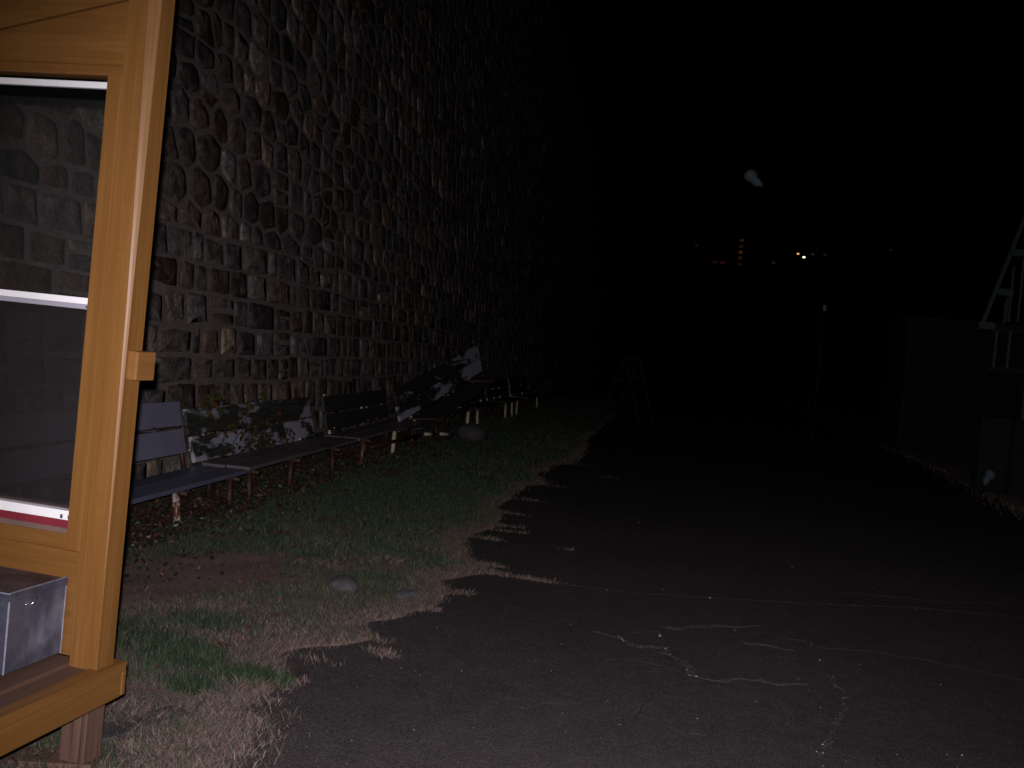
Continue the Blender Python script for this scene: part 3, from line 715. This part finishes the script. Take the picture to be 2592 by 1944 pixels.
# tilted bench, its far end reared up
tb = thing('park_bench', 'bench tipped up at an angle with white paint patches on its raised far end', 'bench', (-3.38, 13.0, .3), group='run-down benches along the foot of the stone wall'); o = Vector((-3.38, 13.0, .3))
a0 = Vector((-3.33, 12.85, .39)); a1 = Vector((-2.85, 15.8, 1.075)); up = Vector((-.25, -.12, 1)).normalized()
for i in range(2):
    h = .10+i*.215
    plank('back_plank', a0+up*h-o-Vector((0, 0, .0)), a1+up*h-o, up, .200, .034, tiltW2 if i == 0 else tiltW, tb, .01)
s0 = a0+Vector((.02, .05, -.10)); s1 = a1+Vector((.02, 0, -.12))
plank('seat_plank', s0-o, s1-o, (1, 0, .25), .18, .034, barewood, tb); plank('seat_plank', s0+Vector((.21, 0, .03))-o, s1+Vector((.21, 0, .03))-o, (1, 0, .2), .16, .034, barewood, tb)
for k in (.12, .85):
    q = a0.lerp(a1, k)
    pipe('frame_pipe', [q+Vector((.36, 0, -.02))-o, q+Vector((-.03, 0, -.06))-o, q+up*.42+Vector((-.03, 0, 0))-o], .02, rust, tb)
    pipe('leg', [q+Vector((.05, 0, -.06))-o, q+Vector((.0, .35, -.35))-o], .02, rustW if k < .5 else rust, tb)
# loose pipes lying between benches
for i, (a, b_, m_, lb) in enumerate([((-3.02, 13.05, .25), (-3.0, 13.55, .22), creamP, 'broken off white pipe lying in front of the tilted bench'), ((-3.0, 13.9, .20), (-2.95, 14.5, .15), creamP, 'pale pipe end sticking out below the tilted bench towards the grass'),
                                     ((-3.12, 10.9, .24), (-3.05, 12.9, .25), rust, 'long rusty pipe lying level under the dark weathered bench')]):
    pipe('loose_pipe', [a, b_], .022, m_, None, label=lb, category='pipe')

# ------------------------------------------------------------------ vine over the second bench
vine = thing('climbing_vine', 'leafy olive and rust coloured vine sprawling over the flaking white bench back', 'vine', (-3.6, 7.9, .3)); vo = Vector((-3.6, 7.9, .3))
LV, LF, LT = [], [], []
def leaf(P, nrm, size, col, acc=None):
    """five-sided folded leaf"""
    V_, F_, T_ = acc or (LV, LF, LT)
    n = Vector(nrm).normalized(); a = n.cross(Vector((rnd.uniform(-1, 1), rnd.uniform(-1, 1), rnd.uniform(-1, 1)))).normalized(); b_ = n.cross(a); P = Vector(P); k = len(V_)
    for x, y, z in ((-.5, 0, 0), (-.2, .42, .12), (.3, .3, .1), (.6, 0, 0), (.3, -.3, .1), (-.2, -.42, .12), (0, 0, 0)):
        V_.append(tuple(P+a*x*size+b_*y*size+n*z*size)); T_.append(col)
    for t_ in ((0, 6, 1), (1, 6, 2), (2, 6, 3), (3, 6, 4), (4, 6, 5), (5, 6, 0)): F_.append((k+t_[0], k+t_[1], k+t_[2]))
VC = [(.085, .078, .025), (.062, .075, .025), (.11, .075, .025), (.12, .055, .022), (.045, .055, .02), (.14, .10, .035)]
def backp(y, h, out): return Vector((BX-.22*h+out, y-.1*h, .33+h))
for s in range(11):
    y = rnd.uniform(7.7, 8.9); h = rnd.uniform(.0, .25); pts = []; dy = rnd.uniform(.04, .14); dh = rnd.uniform(-.015, .045)
    n = rnd.randint(7, 15)
    for i in range(n):
        pts.append(backp(y, h, .03+rnd.uniform(0, .05))-vo); y += dy*rnd.uniform(.4, 1.3); h = max(-.06, min(.47, h+dh+rnd.uniform(-.05, .05)))
        for _ in range(rnd.randint(0, 3)):
            leaf(pts[-1]+Vector((rnd.uniform(0, .05), rnd.uniform(-.06, .06), rnd.uniform(-.05, .05))), (1, -.6, rnd.uniform(-.3, .8)), rnd.uniform(.022, .05), tuple(c*rnd.uniform(.5, 1.1) *.65 for c in rnd.choice(VC)))
    pipe('stem', pts, .0035, barewood, vine, 5)
for _ in range(34):      # tuft above the near top corner
    leaf(backp(rnd.gauss(8.0, .13), rnd.gauss(.45, .05), rnd.uniform(.0, .07))-vo, (1, -.6, .3), rnd.uniform(.03, .055), tuple(c*rnd.uniform(.6, 1.2) *.65 for c in rnd.choice(VC[:2]+VC[4:])))
link('foliage', from_arrays(np.array(LV), LF, np.array(LT)), leaf_m, vine, kind='stuff')

# ------------------------------------------------------------------ stones lying about
def rock(loc, sc, label, rot=0, seed=1):
    bm = bmesh.new(); bmesh.ops.create_icosphere(bm, subdivisions=3, radius=1)
    for v in bm.verts:
        d = 1+.34*(float(fbm(np.array(v.co.x*1.6+seed), np.array(v.co.y*1.6+v.co.z*1.3), seed, 3))-.5)*2*.6
        v.co = Vector((v.co.x*sc[0], v.co.y*sc[1], v.co.z*sc[2]))*d
        v.co.z = max(v.co.z, -sc[2]*.5)
    o = link('rock', bm_mesh(bm, smooth=True), rock_m, None, label=label, category='rock'); o.location = loc; o.rotation_euler = (0, 0, rot)
rock((-1.66, 5.47, .045), (.085, .10, .055), 'grey rounded stone half sunk in the grass near the road edge', .3, 3)
rock((-1.30, 5.50, .03), (.08, .06, .03), 'small dark stone in dry grass at the edge of the asphalt', .9, 8)
rock((-2.80, 15.2, .13), (.23, .28, .17), 'pale boulder in front of the cream leg under the tilted bench', .2, 5)
rock((-2.93, 4.78, .015), (.03, .03, .022), 'small pinkish pebble on the bare soil beside the booth post', 0, 6)

# ------------------------------------------------------------------ grass
def grass(n, y0, y1, hmin, hmax, wid, seed, only=None):
    X = rng.uniform(-4.0, -.95, n); Y = rng.uniform(y0, y1, n)
    E_ = edge(Y); d = E_-X
    big = fbm(X*1.1, Y*1.1, 21); mid = fbm(X*3.3, Y*3.3, 22); fine = fbm(X*11, Y*11, 23)
    # bare soil near the booth, thin towards the wall
    bare = np.exp(-(((X+2.55-.25*(Y-5.2))/.42)**2+((Y-5.25)/.78)**2)**1.5)*(.75+.7*fine)
    dens = np.clip(.45+1.6*(mid-.42)+.8*(fine-.4), .04, 1)*(1-.97*np.clip(bare*1.7, 0, 1))
    dens *= np.where(X < -3.45, .25, 1)*np.where(d < 0, 0, 1)
    straw_p = np.clip(.17+1.5*(big-.5)+1.6*(mid-.5), 0.04, .8)
    straw_p = np.maximum(straw_p, np.clip(1.1-d/(.04+.24*mid), 0, 1))
    straw_p = np.where(Y > 7.5, straw_p*.4+np.clip(1.0-d/.16, 0, 1)*.35, straw_p)
    keep = rng.random(n) < dens; X, Y, d, straw_p, mid = X[keep], Y[keep], d[keep], straw_p[keep], mid[keep]
    st = rng.random(len(X)) < straw_p
    return X, Y, st, mid, wid, hmin, hmax
def blades(X, Y, st, mid, wid, hmin, hmax):
    n = len(X); Z = gz(X, Y)-.003
    h = rng.uniform(hmin, hmax, n)*(.6+.8*mid); h = np.where(st, h*1.0, h)
    az = rng.uniform(0, 2*np.pi, n); lean = np.where(st, rng.uniform(.8, 1.45, n), rng.uniform(.1, .9, n))
    dx, dy = np.cos(az), np.sin(az)
    fa = rng.uniform(0, 2*np.pi, n); wx, wy_ = np.cos(fa)*wid/2, np.sin(fa)*wid/2
    m1 = .5*h; l1 = np.sin(lean*.6)*m1; z1 = np.cos(lean*.6)*m1; l2 = l1+np.sin(lean)*m1; z2 = z1+np.cos(lean)*m1
    V = np.zeros((n, 5, 3)); V[:, 0] = np.stack([X-wx, Y-wy_, Z], 1); V[:, 1] = np.stack([X+wx, Y+wy_, Z], 1)
    V[:, 2] = np.stack([X+dx*l1+wx*.8, Y+dy*l1+wy_*.8, Z+z1], 1); V[:, 3] = np.stack([X+dx*l1-wx*.8, Y+dy*l1-wy_*.8, Z+z1], 1)
    V[:, 4] = np.stack([X+dx*l2, Y+dy*l2, Z+z2], 1)
    Fc = np.array([(0, 1, 2), (0, 2, 3), (3, 2, 4)])[None]+np.arange(n)[:, None, None]*5
    g_ = np.array([(.050, .088, .038), (.040, .082, .045), (.075, .098, .045), (.034, .060, .032)])[rng.integers(0, 4, n)]
    s_ = np.array([(.25, .182, .163), (.19, .132, .115), (.33, .25, .225), (.12, .080, .070), (.21, .145, .118)])[rng.integers(0, 5, n)]
    c = np.where(st[:, None], s_*.72, g_*.74)*rng.uniform(.5, 1.3, n)[:, None]
    return V.reshape(-1, 3), Fc.reshape(-1, 3), np.repeat(c, 5, 0)
def gobj(name, parts, label):
    V = []; Fc = []; T = []; o_ = 0
    for a, b_, c in parts: V.append(a); Fc.append(b_+o_); T.append(c); o_ += len(a)
    return link(name, from_arrays(np.concatenate(V), np.concatenate(Fc), np.concatenate(T)), blade_m, None, kind='stuff', label=label, category='grass')
gobj('lawn_grass', [blades(*grass(210000, 2.6, 6.2, .020, .048, .0027, 1)), blades(*grass(130000, 6.2, 10.5, .025, .055, .0046, 2)), blades(*grass(70000, 10.5, 20, .03, .06, .009, 3)), blades(*grass(20000, 20, 34, .04, .07, .016, 3))], 'patchy green lawn grass between the benches and the road')
# dry mat lying along the ragged edge and in the cracks
def strawline(pts, spread, n, h=(.03, .07), w=.0034, flat=True):
    pts = np.array(pts, float); seg = rng.integers(0, len(pts)-1, n); f = rng.random(n)
    P = pts[seg]+(pts[seg+1]-pts[seg])*f[:, None]; k = rng.normal(0, 1, (n, 2))*np.array(spread)
    X, Y = P[:, 0]+k[:, 0], P[:, 1]+k[:, 1]; st = rng.random(n) < .93
    return X, Y, st, np.full(n, .5), w, h[0], h[1]
ey = np.arange(2.7, 9.5, .05); ex = edge(ey)
S_ = [blades(*strawline(np.stack([ex-.09, ey], 1), (.05, .05), 24000, w=.0022)),
      blades(*strawline(np.stack([ex-.015, ey], 1), (.022, .05), 9000, w=.0022)),
      blades(*strawline(np.stack([edge(np.arange(9.5, 20, .1))-.05, np.arange(9.5, 20, .1)], 1), (.05, .1), 3500, w=.006)),
      blades(*strawline([(-1.42, 2.95), (-1.45, 3.5)], (.10, .12), 9000, (.02, .05), w=.0024)), blades(*strawline([(-1.75, 3.42), (-1.5, 3.1)], (.08, .06), 1500))]
for a, b_, sp, n_ in [((-1.14, 6.47), (-.98, 6.41), .035, 900), ((-.98, 6.41), (-.56, 6.35), .016, 1100), ((-1.08, 6.66), (-.94, 6.62), .018, 450), ((-1.2, 4.51), (-1.10, 4.47), .025, 450), ((-1.20, 7.97), (-.96, 7.97), .015, 350), ((-1.3, 7.6), (-1.12, 7.55), .03, 500),
                      ((-1.3, 8.87), (-1.15, 8.87), .03, 350), ((-1.3, 8.2), (-1.05, 8.22), .03, 400), ((-1.35, 11.07), (-1.0, 11.05), .05, 350), ((-.66, 12.4), (-.52, 12.5), .04, 120), ((-1.3, 9.8), (-1.1, 9.82), .04, 300), ((-1.43, 4.28), (-1.36, 4.27), .03, 160), ((-.64, 7.5), (-.55, 7.5), .02, 90),
                      ((-1.35, 4.75), (-1.18, 4.66), .02, 350), ((-1.35, 4.03), (-1.38, 3.85), .012, 200), ((-1.2, 5.75), (-1.02, 5.8), .03, 500), ((-1.25, 5.3), (-1.08, 5.36), .02, 350), ((-1.2, 13.5), (-.9, 13.6), .06, 250), ((-1.45, 3.75), (-1.32, 3.72), .015, 200)]:
    S_.append(blades(*strawline([a, b_], (sp*1.6, sp), int(n_*.42), (.02, .05))))
for (x, y, sp, n_) in ((-1.95, 5.95, .10, 500), (-2.15, 4.75, .06, 250), (-2.0, 4.3, .12, 500), (-1.75, 4.55, .09, 400), (-1.6, 6.9, .12, 600), (-1.7, 6.3, .12, 500), (-2.2, 6.6, .15, 700), (-2.5, 7.0, .12, 500)):
    S_.append(blades(*strawline([(x, y), (x+.1, y+.05)], (sp, sp*.6), n_)))
far_e = [(4.5, 11), (4.5, 13), (4.65, 15), (5.0, 20), (5.3, 25)]
S_.append(blades(*strawline(far_e, (.16, .3), 3000, (.04, .09), .010)))
gobj('dry_grass', S_, 'mat of dry straw coloured grass along the ragged asphalt edge')
# low green tufts
T_ = []
for (x, y, r_, n_) in ((-1.70, 3.72, .05, 700), (-1.50, 3.93, .055, 900), (-1.58, 3.90, .05, 700), (-1.98, 4.10, .13, 700), (-2.2, 4.25, .15, 900), (-1.85, 3.95, .09, 350), (-2.0, 4.5, .12, 600)):
    n_ = int(n_); X = rng.normal(x, r_, n_); Y = rng.normal(y, r_*.6, n_)
    T_.append(blades(X, Y, rng.random(n_) < .05, np.full(n_, .9), .004, .02, .055))
V_, F_, C_ = zip(*T_); T_ = [(v, f_, c*np.array([.68, .72, .66])) for v, f_, c in T_]
gobj('green_tufts', T_, 'fresh green grass tufts beside the booth and at the edge of the asphalt')
# leaf litter and low creepers under the benches
LL, LLF, LLT = [], [], []
LC = [(.075, .026, .018), (.055, .022, .016), (.11, .055, .04), (.04, .05, .02), (.07, .038, .025), (.035, .045, .02)]
for _ in range(15000):
    y = 4.4+rnd.expovariate(1/3.6); x = rnd.gauss(-3.45, .38)
    if not -4.02 < x < -2.35 or y > 17 or (x > -3.0 and y < 6.6 and rnd.random() < .8): continue
    z = float(gz(np.array(x), np.array(y)))+rnd.uniform(.004, .05 if x < -3.0 else .02)
    leaf((x, y, z), (rnd.uniform(-.5, 1), rnd.uniform(-1, .2), rnd.uniform(.3, 1)), rnd.uniform(.012, .03)*(1+.04*y), tuple(c*rnd.uniform(.3, .95) for c in rnd.choice(LC)), (LL, LLF, LLT))
for _ in range(260):
    x = rnd.uniform(-3.2, -1.5); y = rnd.uniform(3.6, 9)
    leaf((x, y, float(gz(np.array(x), np.array(y)))+.02), (.2, -.5, 1), rnd.uniform(.015, .035), tuple(c*1.4 for c in rnd.choice(LC[:3])), (LL, LLF, LLT))
link('fallen_leaves', from_arrays(np.array(LL), LLF, np.array(LLT)), leaf_m, None, kind='stuff', label='reddish brown fallen leaves and low creeper under the benches', category='leaves')
# gravel on bare soil
n = 1600; P = [(x, y, float(gz(np.array(x), np.array(y)))) for x, y in zip(rng.normal(-2.5, .45, n), rng.normal(5.1, .7, n)) if x < -1.6]
link('soil_gravel', pebbles(P, rng.uniform(.002, .007, len(P))), grit_m if False else plain('brown_gravel', (.22, .15, .13), .8, 0, None, .4, 3), None, kind='stuff', label='fine brown gravel on the bare soil patch', category='gravel')

# ------------------------------------------------------------------ right edge: pale timber frame on a plinth
tf = thing('timber_lattice', 'steep pale green timber frame with short cross pieces at the right edge above a plinth', 'timber structure', (4.9, 15.1, 0)); o = Vector((4.9, 15.1, 0))
def beam(name, a, b_, w, d, m, parent, o=Vector((0, 0, 0))):
    a = Vector(a)-o; b_ = Vector(b_)-o; dr = (b_-a).normalized(); y = Vector((0, 1, 0)); y = (y-dr*y.dot(dr)).normalized(); x = dr.cross(y)
    bm = bmesh.new(); A_ = [bm.verts.new(a+x*s*w/2+y*q*d/2) for s, q in ((-1, -1), (1, -1), (1, 1), (-1, 1))]; B_ = [bm.verts.new(b_+x*s*w/2+y*q*d/2) for s, q in ((-1, -1), (1, -1), (1, 1), (-1, 1))]
    bm.faces.new(A_[::-1]); bm.faces.new(B_)
    for i in range(4): bm.faces.new((A_[i], A_[(i+1) % 4], B_[(i+1) % 4], B_[i]))
    bmesh.ops.recalc_face_normals(bm, faces=bm.faces); return link(name, bm_mesh(bm), m, parent)
beam('raking_board', (4.235, 15.02, 2.36), (5.15, 15.02, 5.70), .05, .05, greenish, tf, o)
for x0, x1, z in ((4.18, 4.39, 2.345), (4.39, 4.58, 2.82), (4.50, 4.76, 3.37), (4.66, 4.98, 3.95)): beam('cross_piece', (x0, 14.98, z), (x1, 14.98, z), .095, .06, greenish, tf, o)
for x, z0, z1, w in ((4.455, 1.785, 2.29, .035), (4.63, 1.785, 2.30, .035), (4.55, 2.44, 2.76, .03), (4.59, 2.43, 3.19, .03), (4.71, 2.43, 3.31, .03), (4.53, 2.4, 2.70, .025), (4.83, 2.43, 3.9, .03)): beam('slat', (x, 15.08, z0), (x, 15.08, z1), w, .03, greenish, tf, o)
beam('post', (4.93, 15.09, 1.10), (4.93, 15.09, 4.90), .12, .12, greenish, tf, o)
beam('rail', (4.40, 15.13, 2.31), (6.2, 15.13, 2.31), .07, .04, dullblue, tf, o); beam('rail', (4.40, 15.13, 1.76), (6.2, 15.13, 1.76), .07, .04, dullblue, tf, o)
for x in (5.3, 5.7, 6.1): beam('slat', (x, 15.08, 1.8), (x, 15.08, 4.2), .03, .03, greenish, tf, o)
pl = box('plinth_wall', (4.42, 15.2, 0), (8, 15.5, 1.09), concrete, None, .02, label='low dark concrete plinth wall under the pale timber frame', category='wall')
bm = bmesh.new(); add_box(bm, (4.80, 15.0, 0), (5.06, 15.195, 1.098), .01); link('pier', bm_mesh(bm), concrete, tf).location = -o
shed = thing('shed', 'dim blue grey board shed far back at the right beyond the timber frame', 'shed', (5.05, 23.1, 0))
box('wall', (.04, .03, 0), (2.4, 2.0, 2.72), dullblue, shed, .01)
box('fascia', (-.05, -.05, 2.721), (2.5, 2.1, 2.92), plain('shed_fascia', (.020, .022, .028), .95), shed, .01)
for i in range(12): box('board', (.05+i*.196, .0, .1), (.235+i*.196, .028, 2.70), dullblue, shed, .004)
box('corner_trim', (.0, -.02, 0), (.045, .029, 2.71), plain('shed_trim', (.022, .024, .030), .95), shed, .004)
box('door', (.85, -.03, .05), (1.6, -.002, 2.1), plain('shed_door', (.018, .019, .025), .95), shed, .01)

# trestle / A-frame barrier in the dark ahead
tr = thing('a_frame_trestle', 'pale double A-frame trestle standing in the dark ahead beside the road', 'trestle', (-.85, 24.2, 0)); o = Vector((-.85, 24.2, 0))
trm = paint_mat('trestle_paint', (.022, .025, .036), (.004, .004, .005), .7, .95, 2.2)
trm.node_tree.nodes['Principled BSDF'].inputs['Specular IOR Level'].default_value = .05
for cx in (-.98, -.66):
    for s in (-1, 1):
        beam('leg', (cx+s*.015, 24.2, 1.50), (cx+s*.46, 24.2-.05*s, 0.0), .05, .04, trm, tr, o)
beam('cross_bar', (-1.21, 24.14, 1.0), (-.72, 24.14, .97), .05, .03, trm, tr, o); beam('cross_bar', (-.82, 24.27, 1.05), (-.51, 24.27, 1.10), .05, .03, trm, tr, o)
beam('top_rail', (-1.05, 24.2, 1.50), (-.60, 24.2, 1.52), .04, .05, trm, tr, o); beam('low_shelf', (-1.30, 24.1, .27), (-.58, 24.1, .29), .09, .3, trm, tr, o)

# reflector post, added to carry a small bright streak
mk = thing('streak_post', 'slim dark post added to carry a small bright reflector strip far ahead', 'added post', (2.93, 20.8, 0))
pipe('pole', [(0, 0, 0), (0, 0, 2.9)], .014, dark_build, mk); box('streak', (-.03, -.035, 2.74), (.03, -.022, 2.86), plain('streak', (.16, .18, .21), .5), mk, .003)
# parked kerb edge stones at the far side
# out-of-focus flash blobs in the air, shaped as translucent winged bodies
dullorbm = plain('dull_orb', (.0040, .0055, .0064), .95, 0, None, .4, 60)
dullorbm.node_tree.nodes['Principled BSDF'].inputs['Specular IOR Level'].default_value = 0
softorbm = bpy.data.materials.new('soft_flash_orb'); softorbm.use_nodes = True; t = softorbm.node_tree; t.nodes.clear()
o_ = N(t, 'ShaderNodeOutputMaterial'); tr_ = N(t, 'ShaderNodeBsdfTransparent'); df_ = N(t, 'ShaderNodeBsdfDiffuse'); df_.inputs[0].default_value = (.007, .0095, .011, 1); mx_ = N(t, 'ShaderNodeMixShader'); lw = N(t, 'ShaderNodeLayerWeight'); lw.inputs[0].default_value = .5
t.links.new(ramp(t, lw.outputs['Facing'], [(.02, .20), (.7, 0.)]), mx_.inputs[0]); t.links.new(tr_.outputs[0], mx_.inputs[1]); t.links.new(df_.outputs[0], mx_.inputs[2]); t.links.new(mx_.outputs[0], o_.inputs[0])
def moth(loc, size, rot, label):
    t_ = thing('moth', label, 'moth', loc, group='pale flash blobs in the air'); t_.rotation_euler = rot; t_.scale = (size,)*3
    bm = bmesh.new(); tube(bm, [(0, -.3, 0), (0, -.15, 0), (0, .1, 0), (0, .28, 0)], [.02, .05, .06, .02], 8); link('body', bm_mesh(bm, smooth=True), softorbm, t_)
    for sx, sy, w_, h_ in ((-1, .14, .27, .33), (1, .10, .27, .35), (-.5, -.28, .24, .36), (.5, -.36, .20, .42)):
        bm = bmesh.new(); bmesh.ops.create_icosphere(bm, subdivisions=3, radius=1)
        for v in bm.verts: v.co = Vector((v.co.x*w_+sx*.10, v.co.y*h_+sy, v.co.z*.16+.05*abs(v.co.x)))
        link('orb_lobe', bm_mesh(bm, smooth=True), softorbm, t_)
moth((0.133, 2.106, 1.808), .036, (R(85), R(-48), R(5)), 'pale moth shape for a flash blob high in the dark sky right of the wall')
moth((0.653, 2.165, 1.256), .028, (R(78), R(25), R(-10)), 'pale moth shape for a flash blob low over the far edge of the road at the right')
# ------------------------------------------------------------------ town lights on the hillside
def lamp(x, y, z, c, s, size, label):
    gz_ = float(hillz(np.array(x), np.array(y)))
    t_ = thing('street_lamp', label, 'street lamp', (x, y, gz_-.3), group='lamps of the town across the dark')
    h = max(3., z-gz_+.3)
    pipe('pole', [(0, 0, 0), (0, 0, h-.3)], .12, dark_build, t_, 6)
    bm = bmesh.new(); bmesh.ops.create_icosphere(bm, subdivisions=2, radius=size); bmesh.ops.scale(bm, vec=(1.25, .8, .8), verts=bm.verts)
    link('lamp_head', bm_mesh(bm), emit('lamp_light', c, s), t_).location = (0, 0, h)
lamp(40.5, 361.4, 43.1, (1, .42, .10), 1.2, .36, 'bright orange lamp up the hillside, the left one of the closest bright pair')
lamp(42.6, 361.6, 42.1, (1, .80, .48), 3.0, .38, 'brightest whitish lamp of the town, just right of the orange one')
lamp(32.6, 360.1, 39.3, (1, .38, .10), .022, .5, 'small dim orange lamp left of the bright pair')
lamp(45.5, 362.1, 43.4, (1, .45, .15), .02, .5, 'very dim orange lamp just right of the bright pair')
lamp(49.6, 362.7, 43.6, (.4, .8, .5), .012, .5, 'very dim greenish lamp farther right of the bright pair')
lamp(71.6, 366.1, 47.1, (.9, .6, .3), .009, .5, 'faint lamp farthest right among the town lights')
lamp(6.1, 356.2, 42.9, (.9, .8, .4), .010, .4, 'faint lamp farthest left among the town lights')
tw = thing('tower_block', 'distant tower block with a vertical row of five dim orange stair windows', 'building', (21.2, 358.5, 30))
box('wall', (-5, .1, -4), (5, 12, 19), dark_build, tw, .05)
wm = [emit('stair_light_%d' % i, (1, .42, .12), s) for i, s in enumerate((.018, .012, .030, .016, .010))]
for i, z in enumerate((46.0, 43.9, 41.9, 40.0, 37.8)):
    box('window', (-.65, -.02, z-30-.45), (.65, .09, z-30+.45), wm[i], tw, 0)
hb = thing('house', 'distant low house with two dim reddish lit windows left of the tower', 'building', (14, 357.2, 31))
box('wall', (-5, .1, -3), (4, 9, 8), dark_build, hb, .05)
prism('roof', [(-5.4, 8), (4.4, 8), (-.5, 11)], .0, 9.3, dark_build, hb, 0)
for x, s in ((-1.1, .009), (1.5, .015)): box('window', (x-.9, -.02, 6.4), (x+.7, .09, 7.2), emit('house_light', (1, .30, .12), s), hb, 0)
